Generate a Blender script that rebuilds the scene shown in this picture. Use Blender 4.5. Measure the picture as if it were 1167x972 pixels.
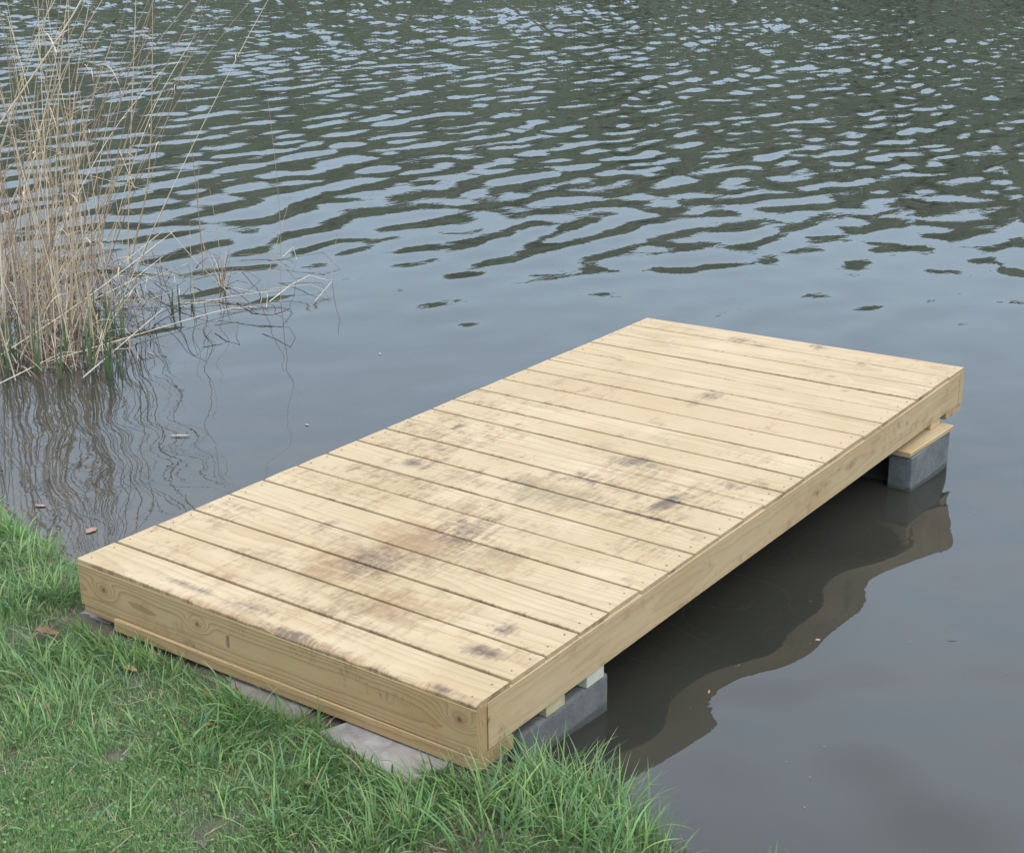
import bpy, math, random
import numpy as np
from mathutils import Matrix, Vector

# ------------------------------------------------------------------ clear
for o in list(bpy.data.objects): bpy.data.objects.remove(o, do_unlink=True)
scene = bpy.context.scene
col = scene.collection
R = math.radians

# ------------------------------------------------------------------ camera
CAM_R = np.array([[0.809, -0.187, 0.557], [0.587, 0.256, -0.768], [0.001, 0.949, 0.317]])
CAM_C = np.array([3.344, -2.547, 2.006])
u_, _, v_ = np.linalg.svd(CAM_R); CAM_R = u_ @ v_
FPX, PW, PH = 1788.9, 1167.0, 972.0
cd = bpy.data.cameras.new('camera'); cam = bpy.data.objects.new('camera', cd); col.objects.link(cam)
cam.matrix_world = Matrix([list(CAM_R[i]) + [CAM_C[i]] for i in range(3)] + [[0, 0, 0, 1]])
cd.sensor_width = 36; cd.lens = 36 * FPX / PW; cd.clip_start = 0.05; cd.clip_end = 3000
scene.camera = cam

# ------------------------------------------------------------------ sky, sun, exposure
SUN_EL, SUN_AZ = 48, 112
w = bpy.data.worlds.new('World'); scene.world = w; w.use_nodes = True
nt = w.node_tree; nt.nodes.clear()
def wn(t, **k):
    n = nt.nodes.new(t)
    for a, b in k.items(): setattr(n, a, b)
    return n
sky = wn('ShaderNodeTexSky', sky_type='NISHITA'); sky.sun_disc = False
sky.sun_elevation = R(SUN_EL); sky.sun_rotation = R(SUN_AZ)
sky.air_density = 1.5; sky.dust_density = 3.0
tc = wn('ShaderNodeTexCoord'); sep = wn('ShaderNodeSeparateXYZ'); nt.links.new(tc.outputs['Generated'], sep.inputs[0])
ramp = wn('ShaderNodeValToRGB'); nt.links.new(sep.outputs[2], ramp.inputs[0])      # overcast: brighter towards the zenith
el = ramp.color_ramp.elements
el[0].position = 0.0; el[0].color = (0.34, 0.46, 0.54, 1)
el[1].position = 1.0; el[1].color = (1.26, 1.34, 1.48, 1)
e2 = el.new(0.30); e2.color = (0.60, 0.765, 0.96, 1)
e3 = el.new(0.50); e3.color = (1.17, 1.34, 1.58, 1)
cn = wn('ShaderNodeTexNoise'); cn.inputs['Scale'].default_value = 2.2; cn.inputs['Detail'].default_value = 4
nt.links.new(tc.outputs['Generated'], cn.inputs['Vector'])
mr = wn('ShaderNodeMapRange'); mr.inputs['From Min'].default_value = 0.3; mr.inputs['From Max'].default_value = 0.7
mr.inputs['To Min'].default_value = 16.4; mr.inputs['To Max'].default_value = 17.2
nt.links.new(cn.outputs[0], mr.inputs['Value'])
vs = wn('ShaderNodeVectorMath', operation='SCALE'); nt.links.new(ramp.outputs[0], vs.inputs[0]); nt.links.new(mr.outputs[0], vs.inputs['Scale'])
s2 = wn('ShaderNodeVectorMath', operation='SCALE'); nt.links.new(sky.outputs[0], s2.inputs[0]); s2.inputs['Scale'].default_value = 0.25
ad = wn('ShaderNodeVectorMath', operation='ADD'); nt.links.new(vs.outputs[0], ad.inputs[0]); nt.links.new(s2.outputs[0], ad.inputs[1])
bg = wn('ShaderNodeBackground'); bg.inputs[1].default_value = 0.10; nt.links.new(ad.outputs[0], bg.inputs[0])
wo = wn('ShaderNodeOutputWorld'); nt.links.new(bg.outputs[0], wo.inputs[0])

ld = bpy.data.lights.new('sun', 'SUN'); ld.energy = 0.9; ld.angle = R(25); ld.color = (1, 0.96, 0.9)
sun = bpy.data.objects.new('sun', ld); col.objects.link(sun)
# direction to the sun (Blender's sky: rotation 0 is +Y, clockwise from above)
az = R(SUN_AZ); sd = Vector((math.sin(az) * math.cos(R(SUN_EL)), math.cos(az) * math.cos(R(SUN_EL)), math.sin(R(SUN_EL))))
sun.rotation_euler = sd.to_track_quat('Z', 'Y').to_euler(); sun.location = (0, -20, 30)
vsn = scene.view_settings
vsn.view_transform = 'Standard'; vsn.look = 'None'; vsn.exposure = 0.0; vsn.gamma = 1.0; vsn.use_curve_mapping = False
scene.render.engine = 'CYCLES'
scene.cycles.max_bounces = 6; scene.cycles.transparent_max_bounces = 4

# ------------------------------------------------------------------ helpers
rnd = random.Random(7); nrs = np.random.RandomState(11)
def hash2(ix, iy, seed):
    n = (ix.astype(np.int64) * 374761393 + iy.astype(np.int64) * 668265263 + seed * 1274126177) & 0xffffffff
    n = ((n ^ (n >> 13)) * 1274126177) & 0xffffffff
    return ((n ^ (n >> 16)) & 0xffffff) / float(0xffffff)
def vnoise(x, y, seed=0):
    x = np.asarray(x, float); y = np.asarray(y, float)
    ix = np.floor(x); iy = np.floor(y); fx = x - ix; fy = y - iy
    fx = fx * fx * (3 - 2 * fx); fy = fy * fy * (3 - 2 * fy)
    a = hash2(ix, iy, seed); b = hash2(ix + 1, iy, seed); c = hash2(ix, iy + 1, seed); d = hash2(ix + 1, iy + 1, seed)
    return (a * (1 - fx) + b * fx) * (1 - fy) + (c * (1 - fx) + d * fx) * fy
def fbm(x, y, seed=0, oct=4):
    s = 0; a = 0.5
    for i in range(oct):
        s = s + a * vnoise(np.asarray(x) * 2 ** i, np.asarray(y) * 2 ** i, seed + i * 17); a *= 0.5
    return s / (1 - 0.5 ** oct)
def smooth(a, b, x):
    t = np.clip((x - a) / (b - a), 0, 1); return t * t * (3 - 2 * t)
def tag(o, label=None, cat=None, group=None, kind=None):
    if label: o['label'] = label
    if cat: o['category'] = cat
    if group: o['group'] = group
    if kind: o['kind'] = kind
    return o
def mesh(name, V, F, m=None, parent=None, smooth_sh=False, attrs=None, matidx=None):
    me = bpy.data.meshes.new(name)
    V = np.asarray(V, dtype=np.float32)
    if isinstance(F, np.ndarray):
        n, k = F.shape
        me.vertices.add(len(V)); me.vertices.foreach_set('co', V.ravel())
        me.loops.add(n * k); me.loops.foreach_set('vertex_index', F.astype(np.int32).ravel())
        me.polygons.add(n); me.polygons.foreach_set('loop_start', np.arange(0, n * k, k, dtype=np.int32))
        me.update(calc_edges=True); me.validate()
    else:
        me.from_pydata([tuple(map(float, v)) for v in V], [], F)
    if smooth_sh: me.polygons.foreach_set('use_smooth', np.ones(len(me.polygons), dtype=bool))
    for k_, a in (attrs or {}).items():
        a = np.asarray(a, dtype=np.float32)
        if a.ndim == 1:
            at = me.attributes.new(k_, 'FLOAT', 'POINT'); at.data.foreach_set('value', a)
        else:
            at = me.attributes.new(k_, 'FLOAT_COLOR', 'POINT')
            at.data.foreach_set('color', np.c_[a, np.ones(len(a))].astype(np.float32).ravel())
    for mm in (m if isinstance(m, list) else [m] if m else []): me.materials.append(mm)
    if matidx is not None: me.polygons.foreach_set('material_index', np.asarray(matidx, dtype=np.int32))
    o = bpy.data.objects.new(name, me); col.objects.link(o)
    if parent: o.parent = parent
    return o
def gridfaces(nr, nc, wrap=False):
    i = np.arange(nr - 1)[:, None]; j = np.arange(nc if wrap else nc - 1)[None, :]
    j2 = (j + 1) % nc
    return np.stack([i * nc + j, i * nc + j2, (i + 1) * nc + j2, (i + 1) * nc + j], -1).reshape(-1, 4)
def frame(o, P, tilt=False):
    o.location = P
    return o

# dock frame -> world: the deck tilts up very slightly towards the lake
TH = 0.0218
DM = Matrix.Translation((0, 0, 0.268)) @ Matrix.Rotation(TH, 4, 'X')
DMn = np.array(DM)
def dock_to_world(P):
    P = np.atleast_2d(P); return P @ DMn[:3, :3].T + DMn[:3, 3]
DR = DMn[:3, :3].T @ CAM_R; DC = (CAM_C - DMn[:3, 3]) @ DMn[:3, :3]
def ray_plane(px, py, Rm, C, z):
    d = Rm @ np.array([(px - PW / 2) / FPX, -(py - PH / 2) / FPX, -1.0])
    return C + (z - C[2]) / d[2] * d
def deck(px, py, z=0.0): return ray_plane(px, py, DR, DC, z)
def wat(px, py, z=0.0): return ray_plane(px, py, CAM_R, CAM_C, z)
def at_depth(px, py, base):          # point on the vertical plane, square to the view, through base
    d = CAM_R @ np.array([(px - PW / 2) / FPX, -(py - PH / 2) / FPX, -1.0])
    n = -CAM_R[:, 2].copy(); n[2] = 0; n /= np.linalg.norm(n)
    return CAM_C + ((base - CAM_C) @ n) / (d @ n) * d

# ------------------------------------------------------------------ materials
class Mat:
    def __init__(s, name):
        s.m = bpy.data.materials.new(name); s.m.use_nodes = True; s.t = s.m.node_tree
        s.b = s.t.nodes['Principled BSDF']
    def n(s, t, ins=None, **k):
        n = s.t.nodes.new(t)
        for a, b in k.items(): setattr(n, a, b)
        for a, b in (ins or {}).items():
            if hasattr(b, 'links') or isinstance(b, bpy.types.NodeSocket): s.t.links.new(b, n.inputs[a])
            else: n.inputs[a].default_value = b
        return n
    def link(s, a, b): s.t.links.new(a, b)
    def attr(s, name, out='Fac'): return s.n('ShaderNodeAttribute', attribute_name=name).outputs[out]
    def math(s, op, a, b=None, c=None, clamp=False):
        n = s.n('ShaderNodeMath', operation=op); n.use_clamp = clamp
        for i, v in enumerate((a, b, c)):
            if v is None: continue
            if isinstance(v, bpy.types.NodeSocket): s.link(v, n.inputs[i])
            else: n.inputs[i].default_value = v
        return n.outputs[0]
    def mix(s, f, a, b, mode='MIX'):
        n = s.n('ShaderNodeMix', data_type='RGBA', blend_type=mode)
        for i, v in ((0, f), (6, a), (7, b)):
            if isinstance(v, bpy.types.NodeSocket): s.link(v, n.inputs[i])
            elif i == 0: n.inputs[0].default_value = v
            else: n.inputs[i].default_value = (*v, 1)
        return n.outputs[2]
    def noise(s, scale, detail=4, vec=None, rough=0.5, dist=0.0, vscale=None):
        if vec is None: vec = s.n('ShaderNodeTexCoord').outputs['Object']
        if vscale:
            mp = s.n('ShaderNodeMapping', {'Vector': vec}); mp.inputs['Scale'].default_value = vscale; vec = mp.outputs[0]
        n = s.n('ShaderNodeTexNoise', {'Vector': vec, 'Scale': scale, 'Detail': detail, 'Roughness': rough, 'Distortion': dist})
        return n.outputs[0]
    def rng(s, v, a, b, c=0, d=1):
        n = s.n('ShaderNodeMapRange', {'Value': v, 'From Min': a, 'From Max': b, 'To Min': c, 'To Max': d}); return n.outputs[0]
    def bump(s, h, strength=0.3, dist=0.01):
        n = s.n('ShaderNodeBump', {'Height': h, 'Strength': strength, 'Distance': dist}); s.link(n.outputs[0], s.b.inputs['Normal']); return n
    def set(s, **k):
        for a, v in k.items():
            i = s.b.inputs[a.replace('_', ' ')]
            if isinstance(v, bpy.types.NodeSocket): s.link(v, i)
            elif isinstance(v, tuple): i.default_value = (*v, 1)
            else: i.default_value = v
        return s.m

def wood_mat(name, light, dark, ring_amt, late, axis='X', rough=0.62, tcol=(0.38, 0.25, 0.12)):
    # attributes: ring (growth ring field), knot, dirt (brown), soot (grey purple), algae (olive), tone
    m = Mat(name)
    co = m.n('ShaderNodeTexCoord').outputs['Object']
    sc = (1.2, 38, 38) if axis == 'X' else (38, 1.2, 38)
    fib = m.noise(3.0, 5, co, 0.6, 0, sc)
    fine = m.noise(9.0, 3, co, 0.6, 0, sc)
    blot = m.noise(3.0, 5, co, 0.55)
    ring = m.attr('ring'); rr = m.math('ADD', ring, m.math('MULTIPLY', fib, 0.5))
    fr = m.math('FRACT', rr)
    saw = m.math('POWER', fr, 3.0)
    base = m.mix(m.rng(blot, 0.3, 0.7), light, dark)
    warm = m.noise(1.0, 4, co, 0.6, 0, (3, 16, 3) if axis == 'X' else (16, 3, 16)); base = m.mix(m.math('MULTIPLY', m.rng(warm, 0.50, 0.72), 0.38), base, (0.40, 0.245, 0.12))
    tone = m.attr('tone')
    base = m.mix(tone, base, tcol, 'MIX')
    base = m.mix(m.math('MULTIPLY', saw, ring_amt), base, late)
    base = m.mix(m.math('MULTIPLY', m.rng(fine, 0.45, 0.75), 0.28), base, (0.30, 0.20, 0.10))
    k = m.attr('knot')
    base = m.mix(m.math('MULTIPLY', m.rng(k, 0.06, 0.7), 0.8), base, (0.25, 0.145, 0.07))
    base = m.mix(m.math('MULTIPLY', m.rng(k, 0.72, 0.95), 0.8), base, (0.09, 0.045, 0.02))
    # dirt: streaks drawn along the deck, broken by noise
    st = m.noise(1.0, 6, co, 0.7, 0.4, (75, 9, 30)); st2 = m.noise(1.0, 6, co, 0.7, 0, (9, 75, 30)); bl = m.noise(20, 8, co, 0.75)
    sp = m.math('ADD', m.math('MULTIPLY', st, 1.7), m.math('ADD', m.math('MULTIPLY', st2, 0.35), m.math('ADD', m.math('MULTIPLY', bl, 2.1), m.math('MULTIPLY', fib, 0.5))))
    sp = m.math('SUBTRACT', sp, 2.33)
    def layer(base, att, c, amt, lo=0.22, soft=0.85):
        a = m.attr(att)
        v = m.math('ADD', a, sp)
        f = m.math('MULTIPLY', m.rng(v, lo, lo + soft), amt, clamp=True)
        f = m.math('MULTIPLY', f, m.rng(a, 0.02, 0.25), clamp=True)
        return m.mix(f, base, c)
    base = layer(base, 'dirt', (0.225, 0.135, 0.062), 0.85)
    base = layer(base, 'algae', (0.20, 0.155, 0.09), 0.75)
    base = layer(base, 'soot', (0.095, 0.065, 0.048), 0.9)
    m.set(Base_Color=base, Roughness=rough)
    m.b.inputs['Specular IOR Level'].default_value = 0.25
    h = m.math('ADD', m.math('MULTIPLY', fib, 0.6), m.math('MULTIPLY', saw, 0.25))
    m.bump(h, 0.25, 0.002)
    return m.m
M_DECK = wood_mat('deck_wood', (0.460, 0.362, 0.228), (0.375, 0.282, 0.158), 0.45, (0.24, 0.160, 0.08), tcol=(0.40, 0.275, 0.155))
M_FRONT = wood_mat('treated_wood', (0.405, 0.298, 0.158), (0.335, 0.230, 0.108), 0.72, (0.20, 0.120, 0.052), rough=0.55)
M_SIDE = wood_mat('pine_wood', (0.475, 0.365, 0.215), (0.41, 0.302, 0.16), 0.36, (0.27, 0.17, 0.09), axis='Y')

def simple(name, c1, c2, scale=8, rough=0.8, bump=0.3, bd=0.004, c3=None, detail=6):
    m = Mat(name); n = m.noise(scale, detail, rough=0.62)
    b = m.mix(m.rng(n, 0.32, 0.68), c1, c2)
    if c3: b = m.mix(m.rng(m.noise(scale * 0.35, 4), 0.52, 0.68), b, c3)
    m.set(Base_Color=b, Roughness=rough); m.b.inputs['Specular IOR Level'].default_value = 0.3
    m.bump(m.noise(scale * 7, 5, rough=0.7), bump, bd); return m.m
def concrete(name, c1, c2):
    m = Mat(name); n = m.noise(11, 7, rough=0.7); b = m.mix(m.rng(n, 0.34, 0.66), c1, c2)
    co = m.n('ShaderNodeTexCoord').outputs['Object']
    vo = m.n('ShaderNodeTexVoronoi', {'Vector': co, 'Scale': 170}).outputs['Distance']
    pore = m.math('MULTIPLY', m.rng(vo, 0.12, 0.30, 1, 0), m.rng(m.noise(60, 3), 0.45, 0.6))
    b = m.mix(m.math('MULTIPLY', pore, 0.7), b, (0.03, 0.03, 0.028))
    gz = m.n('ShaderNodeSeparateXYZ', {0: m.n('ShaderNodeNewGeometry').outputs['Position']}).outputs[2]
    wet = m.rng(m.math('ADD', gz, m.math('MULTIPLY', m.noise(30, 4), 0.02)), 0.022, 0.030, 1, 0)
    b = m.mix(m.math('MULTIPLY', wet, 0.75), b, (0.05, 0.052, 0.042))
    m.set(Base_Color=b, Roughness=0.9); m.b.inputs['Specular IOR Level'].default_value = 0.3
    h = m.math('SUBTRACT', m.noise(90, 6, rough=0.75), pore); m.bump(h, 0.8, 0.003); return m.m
M_CONC = concrete('concrete_block', (0.10, 0.10, 0.097), (0.155, 0.155, 0.15))
M_CONCD = concrete('weathered_block', (0.085, 0.095, 0.093), (0.165, 0.175, 0.172))
M_PAVER = simple('paver_concrete', (0.17, 0.155, 0.14), (0.33, 0.30, 0.275), 22, 0.9, 0.6, 0.004, (0.26, 0.23, 0.20))
M_SHIM = simple('pale_shim', (0.34, 0.30, 0.17), (0.44, 0.39, 0.24), 20, 0.7, 0.2, 0.002)
M_DARK = simple('steel_screw', (0.15, 0.11, 0.075), (0.22, 0.17, 0.12), 60, 0.5, 0.1, 0.001)

# water: turbid body under a mirror surface
mw = Mat('lake_water')
geo = mw.n('ShaderNodeNewGeometry').outputs['Position']
turb = mw.noise(0.7, 4, geo)
cw = mw.mix(mw.rng(turb, 0.35, 0.65), (0.032, 0.031, 0.025), (0.025, 0.025, 0.019))
shal = mw.attr('shallow')
silt = mw.noise(9, 6, geo, 0.7, 1.2)
cw = mw.mix(mw.math('MULTIPLY', shal, mw.rng(silt, 0.35, 0.7)), cw, (0.085, 0.062, 0.042))
mw.set(Base_Color=cw, Roughness=0.015, IOR=1.333)
rip = mw.noise(1.0, 3, geo, 0.5, 0.3, (9, 5, 9)); rmask = mw.attr('ripple')
bn = mw.n('ShaderNodeBump', {'Height': mw.math('MULTIPLY', rip, rmask), 'Strength': 1.0, 'Distance': 0.006}); mw.link(bn.outputs[0], mw.b.inputs['Normal'])
M_WATER = mw.m

# soil: damp earth with moss and short turf colour
ms = Mat('bank_soil')
n1 = ms.noise(5, 6, rough=0.65); n2 = ms.noise(38, 5, rough=0.7); n3 = ms.noise(1.7, 4)
c = ms.mix(ms.rng(n2, 0.35, 0.65), (0.085, 0.064, 0.046), (0.19, 0.145, 0.105))
c = ms.mix(ms.math('MULTIPLY', ms.rng(n1, 0.42, 0.60), 0.8), c, (0.085, 0.115, 0.050))
n4 = ms.noise(150, 6, rough=0.75); c = ms.mix(ms.math('MULTIPLY', ms.rng(n4, 0.42, 0.62), 0.55), c, (0.05, 0.036, 0.024))
wt = ms.attr('wet'); c = ms.mix(ms.math('MULTIPLY', wt, 0.75), c, (0.035, 0.026, 0.019))
ms.set(Base_Color=c, Roughness=ms.rng(wt, 0, 1, 0.9, 0.35)); ms.bump(ms.math('ADD', n2, ms.math('MULTIPLY', n4, 0.5)), 1.0, 0.016); M_SOIL = ms.m

def leafmat(name, spec=0.3, rough=0.5, trans=0.0):
    m = Mat(name); c = m.attr('col', 'Color'); m.set(Base_Color=c, Roughness=rough); m.b.inputs['Specular IOR Level'].default_value = spec
    if trans:
        tr = m.n('ShaderNodeBsdfTranslucent'); m.link(c, tr.inputs[0])
        mx = m.n('ShaderNodeMixShader'); mx.inputs[0].default_value = trans
        m.link(m.b.outputs[0], mx.inputs[1]); m.link(tr.outputs[0], mx.inputs[2])
        m.link(mx.outputs[0], m.t.nodes['Material Output'].inputs[0])
    return m.m
M_GRASS = leafmat('grass_blade', 0.4, 0.42, 0.3)
M_REED = leafmat('reed_stem', 0.25, 0.6)
M_SHOOT = leafmat('green_shoot', 0.4, 0.45, 0.2)
M_DLEAF = leafmat('dead_leaf', 0.25, 0.6)
M_WOODS = simple('far_foliage', (0.052, 0.073, 0.044), (0.092, 0.114, 0.068), 0.5, 0.9, 0.2, 0.1, (0.080, 0.080, 0.055))

# ------------------------------------------------------------------ ground (one sheet: bank, lake bed, far shore)
SH = np.array([(-400, 60), (-60, 16), (-12, 3.4), (-4, 1.75), (-2.2, 1.05), (-1.6, 0.78), (-1.2, 0.60), (-0.87, 0.47), (-0.55, 0.37), (-0.2, 0.33), (0.4, 0.30),
               (1.0, 0.25), (1.3, 0.22), (1.5, 0.225), (1.66, 0.20), (1.80, 0.13), (1.98, 0.03), (2.25, -0.22), (2.8, -0.7), (4, -1.35), (12, -3.5), (60, -18), (400, -60)], float)
def shore_d(x, y):                     # signed distance to the shore, positive on land
    d = np.full(np.shape(x), 1e9); ys = np.interp(x, SH[:, 0], SH[:, 1])
    for a, b in zip(SH[:-1], SH[1:]):
        e = b - a; t = np.clip(((x - a[0]) * e[0] + (y - a[1]) * e[1]) / (e @ e), 0, 1)
        d = np.minimum(d, np.hypot(x - a[0] - t * e[0], y - a[1] - t * e[1]))
    return np.where(y < ys, d, -d)
def ground_z(x, y):
    x = np.asarray(x, float); y = np.asarray(y, float)
    d = shore_d(x, y) + 0.05 * (fbm(x * 7, y * 7, 5, 3) - 0.5)
    land = 0.07 * (1 - np.exp(-np.maximum(d, 0) / 0.10)) + 0.035 * np.minimum(np.maximum(d, 0), 6) + 0.01 * np.maximum(d - 6, 0)
    bed = -np.minimum(0.35 * -np.minimum(d, 0), 2.2)
    z = np.where(d > 0, land, bed)
    z = z + np.where(d > 0.02, 1, 0.3) * (0.022 * (fbm(x * 5, y * 5, 31, 4) - 0.5)) * np.exp(-np.abs(x) / 30)
    far = smooth(105, 170, np.hypot(x - 3, y + 2)) * (d < 0)
    return z + far * 6
xs = np.r_[-np.geomspace(400, 2.2, 60), np.arange(-2.1, 2.7, 0.02), np.geomspace(2.8, 400, 50)]
ys = np.r_[-np.geomspace(400, 1.4, 50), np.arange(-1.3, 1.0, 0.02), np.geomspace(1.05, 400, 60)]
X, Y = np.meshgrid(xs, ys); Z = ground_z(X, Y)
ground = mesh('ground', np.c_[X.ravel(), Y.ravel(), Z.ravel()], gridfaces(len(ys), len(xs)), M_SOIL, smooth_sh=True, attrs={'wet': (1 - smooth(0.006, 0.035, Z)).ravel()})
tag(ground, kind='structure')

# ------------------------------------------------------------------ water
def wave_field(x, y):
    r_ = np.random.RandomState(5)
    dx = x - CAM_C[0]; dy = y - CAM_C[1]; r = np.hypot(dx, dy)
    az = np.degrees(np.arctan2(dy, dx))                      # view azimuth about 126 deg
    lat = az - 126                                           # + is left
    H = np.zeros_like(x)
    drift = R(12) * np.clip(lat / 18, -1.3, 1.3)
    env = 0.16 + 0.84 * smooth(4.6, 12.5, r + 0.05 * lat + 3.0 * (fbm(x * 0.45, y * 0.45, 77, 3) - 0.5))
    env *= 1 + 2.3 * smooth(11, 30, r)
    env *= 0.75 + 0.5 * fbm(x * 0.35 + 9, y * 0.35, 41, 2)
    env *= 1 - smooth(70, 110, r)
    fe0 = smooth(9, 20, r)
    # wandering phase keeps the crests from being ruler straight
    wx = x + 0.5 * (fbm(x * 0.55, y * 0.55, 3, 3) - 0.5); wy = y + 0.5 * (fbm(x * 0.55 + 7, y * 0.55, 4, 3) - 0.5)
    for i in range(46):
        lam = 0.28 * (1.0 + 1.1 * r_.rand() ** 1.4); k = 2 * np.pi / lam
        th = R(8 + 19 * r_.randn()); slope = 0.0120 * r_.uniform(0.5, 1.2)
        ph = r_.uniform(0, 6.28)
        H += (1 - 0.1 * fe0) * slope / k * np.sin(k * (math.cos(th) * wx + math.sin(th) * wy) + ph)
    for i in range(14):                                      # cross chop and short ripples
        lam = r_.uniform(0.22, 0.5); k = 2 * np.pi / lam; th = r_.uniform(0, 6.28)
        H += 0.0042 / k * np.sin(k * (math.cos(th) * wx + math.sin(th) * wy) + r_.uniform(0, 6.28))
    fe = smooth(9, 17, r + 4 * (fbm(x * 0.2, y * 0.2, 19, 2) - .5) - 0.12 * lat)
    for i in range(22):                                      # wind ripples farther out
        lam = r_.uniform(0.16, 0.34); k = 2 * np.pi / lam; th = R(8 + 17 * r_.randn())
        H += fe * 0.0125 / k * np.sin(k * (math.cos(th) * wx + math.sin(th) * wy) + r_.uniform(0, 6.28))
    H *= env
    for i in range(10):                                      # slow swell that bends near reflections
        lam = r_.uniform(0.30, 0.75); k = 2 * np.pi / lam; th = R(8) + r_.randn() * 0.9
        H += (0.0200 - 0.0138 * smooth(4.6, 7.2, r)) / k * np.sin(k * (math.cos(th) * x + math.sin(th) * y) + r_.uniform(0, 6.28))
    return H * smooth(-0.02, 0.5, -shore_d(x, y)), env
rad = [0.25]
while rad[-1] < 75: rad.append(rad[-1] + max(0.026, 0.0045 * rad[-1]))
rad = np.r_[rad, np.geomspace(80, 600, 14)]
a0 = R(126)
ang = np.r_[np.arange(-0.62, 0.62, 0.0021), np.linspace(0.62, 2 * np.pi - 0.62, 70)[:-1]] + a0
RR, AA = np.meshgrid(rad, ang, indexing='ij')
WX = CAM_C[0] + RR * np.cos(AA); WY = CAM_C[1] + RR * np.sin(AA)
WH, ENV = wave_field(WX, WY)
SD = shore_d(WX, WY)
shallow = np.clip(np.exp(-np.maximum(-SD - 0.0, 0) / 0.55) * (WX < 0.6), 0, 1)
water = mesh('water', np.c_[WX.ravel(), WY.ravel(), WH.ravel()], gridfaces(len(rad), len(ang), True), M_WATER, smooth_sh=True,
             attrs={'shallow': shallow.ravel(), 'ripple': (0.06 + 0.3 * ENV).ravel()})
tag(water, kind='structure')

# ------------------------------------------------------------------ far wooded shore (seen mirrored in the lake)
hv = []; na, nh = 120, 8
for i in range(na):
    a = a0 + (i / (na - 1) - 0.5) * 3.6
    top = 23 + 6 * float(fbm(i * 0.09, 3, 8, 3))
    for j in range(nh):
        t = j / (nh - 1); rr = 112 + 75 * t
        hv.append((CAM_C[0] + rr * math.cos(a), CAM_C[1] + rr * math.sin(a), -1 + top * math.sin(t * math.pi / 2)))
hills = mesh('hills', hv, gridfaces(na, nh), M_WOODS, smooth_sh=True); tag(hills, kind='structure')
# crowns of the wood on the hillside
ico = []
t_ = (1 + 5 ** 0.5) / 2
iv = np.array([(-1, t_, 0), (1, t_, 0), (-1, -t_, 0), (1, -t_, 0), (0, -1, t_), (0, 1, t_), (0, -1, -t_), (0, 1, -t_), (t_, 0, -1), (t_, 0, 1), (-t_, 0, -1), (-t_, 0, 1)], float)
iv /= np.linalg.norm(iv[0])
fi = [(0, 11, 5), (0, 5, 1), (0, 1, 7), (0, 7, 10), (0, 10, 11), (1, 5, 9), (5, 11, 4), (11, 10, 2), (10, 7, 6), (7, 1, 8), (3, 9, 4), (3, 4, 2), (3, 2, 6), (3, 6, 8), (3, 8, 9), (4, 9, 5), (2, 4, 11), (6, 2, 10), (8, 6, 7), (9, 8, 1)]
vl = [tuple(v) for v in iv]; cache = {}; f2 = []
def mid(a, b):
    k = (min(a, b), max(a, b))
    if k not in cache:
        v = np.array(vl[a]) + np.array(vl[b]); v /= np.linalg.norm(v); vl.append(tuple(v)); cache[k] = len(vl) - 1
    return cache[k]
for a, b, c_ in fi:
    x1, x2, x3 = mid(a, b), mid(b, c_), mid(c_, a); f2 += [(a, x1, x3), (b, x2, x1), (c_, x3, x2), (x1, x2, x3)]
iv = np.array(vl); f2 = np.array(f2)
CV = []; CF = []; base = 0
for i in range(2600):
    a = a0 + nrs.uniform(-1.7, 1.7); t = nrs.rand(); rr = 108 + 78 * t
    gz = -1 + 25 * math.sin(max(0, (rr - 112) / 75) * math.pi / 2)
    s = nrs.uniform(1.6, 4.0); v = iv * (1 + 0.38 * (nrs.rand(len(iv), 1) - 0.5)) * np.array([s, s, s * nrs.uniform(0.9, 1.7)])
    CV.append(v + np.array([CAM_C[0] + rr * math.cos(a), CAM_C[1] + rr * math.sin(a), gz + s * 0.9])); CF.append(f2 + base); base += len(iv)
fw = mesh('far_wood', np.vstack(CV), np.vstack(CF), M_WOODS); tag(fw, kind='stuff')

# ------------------------------------------------------------------ dock
RG = [(581, 775), (621, 747), (661, 721), (696, 698), (730, 673), (762, 651), (792, 631), (822.3, 610.6), (849, 591.5), (873, 576), (895, 561.2), (917, 544.7), (941, 527.6), (964.6, 512), (986.4, 497.2), (1006, 482.5), (1026.8, 469), (1046, 455.5), (1065, 442), (1081.5, 430)]
LG = [(133, 617.3), (177, 597.3), (219.5, 579.5), (260.5, 562), (299.4, 546.2), (337.9, 529.9), (372.6, 515.7), (406.5, 501), (440.5, 487.9), (464.4, 476.3), (490.9, 465.2), (515.6, 454.7), (545.2, 443.3), (573, 431.6), (599.5, 420.4), (624.7, 409.4), (648.5, 398.8), (672.3, 389.2), (696, 379.8), (719.8, 370.3)]
A, B, C_, D = [deck(*q)[:2] for q in ((88, 636), (543, 803.5), (1099.3, 418.5), (737.9, 362.2))]
dA = [(A + (D - A) * ((deck(*g)[:2] - A) @ (D - A)) / ((D - A) @ (D - A))) for g in LG]      # joints along the left edge
dB = [(B + (C_ - B) * ((deck(*g)[:2] - B) @ (C_ - B)) / ((C_ - B) @ (C_ - B))) for g in RG]
O = np.array([0.70, 0.02, -0.178])
dock = bpy.data.objects.new('dock', None); col.objects.link(dock)
dock.matrix_world = DM @ Matrix.Translation(O.tolist())
dock.empty_display_size = 0.1
tag(dock, 'low wooden dock of pale mud stained boards reaching from the grassy bank over the water', 'dock')

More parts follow.
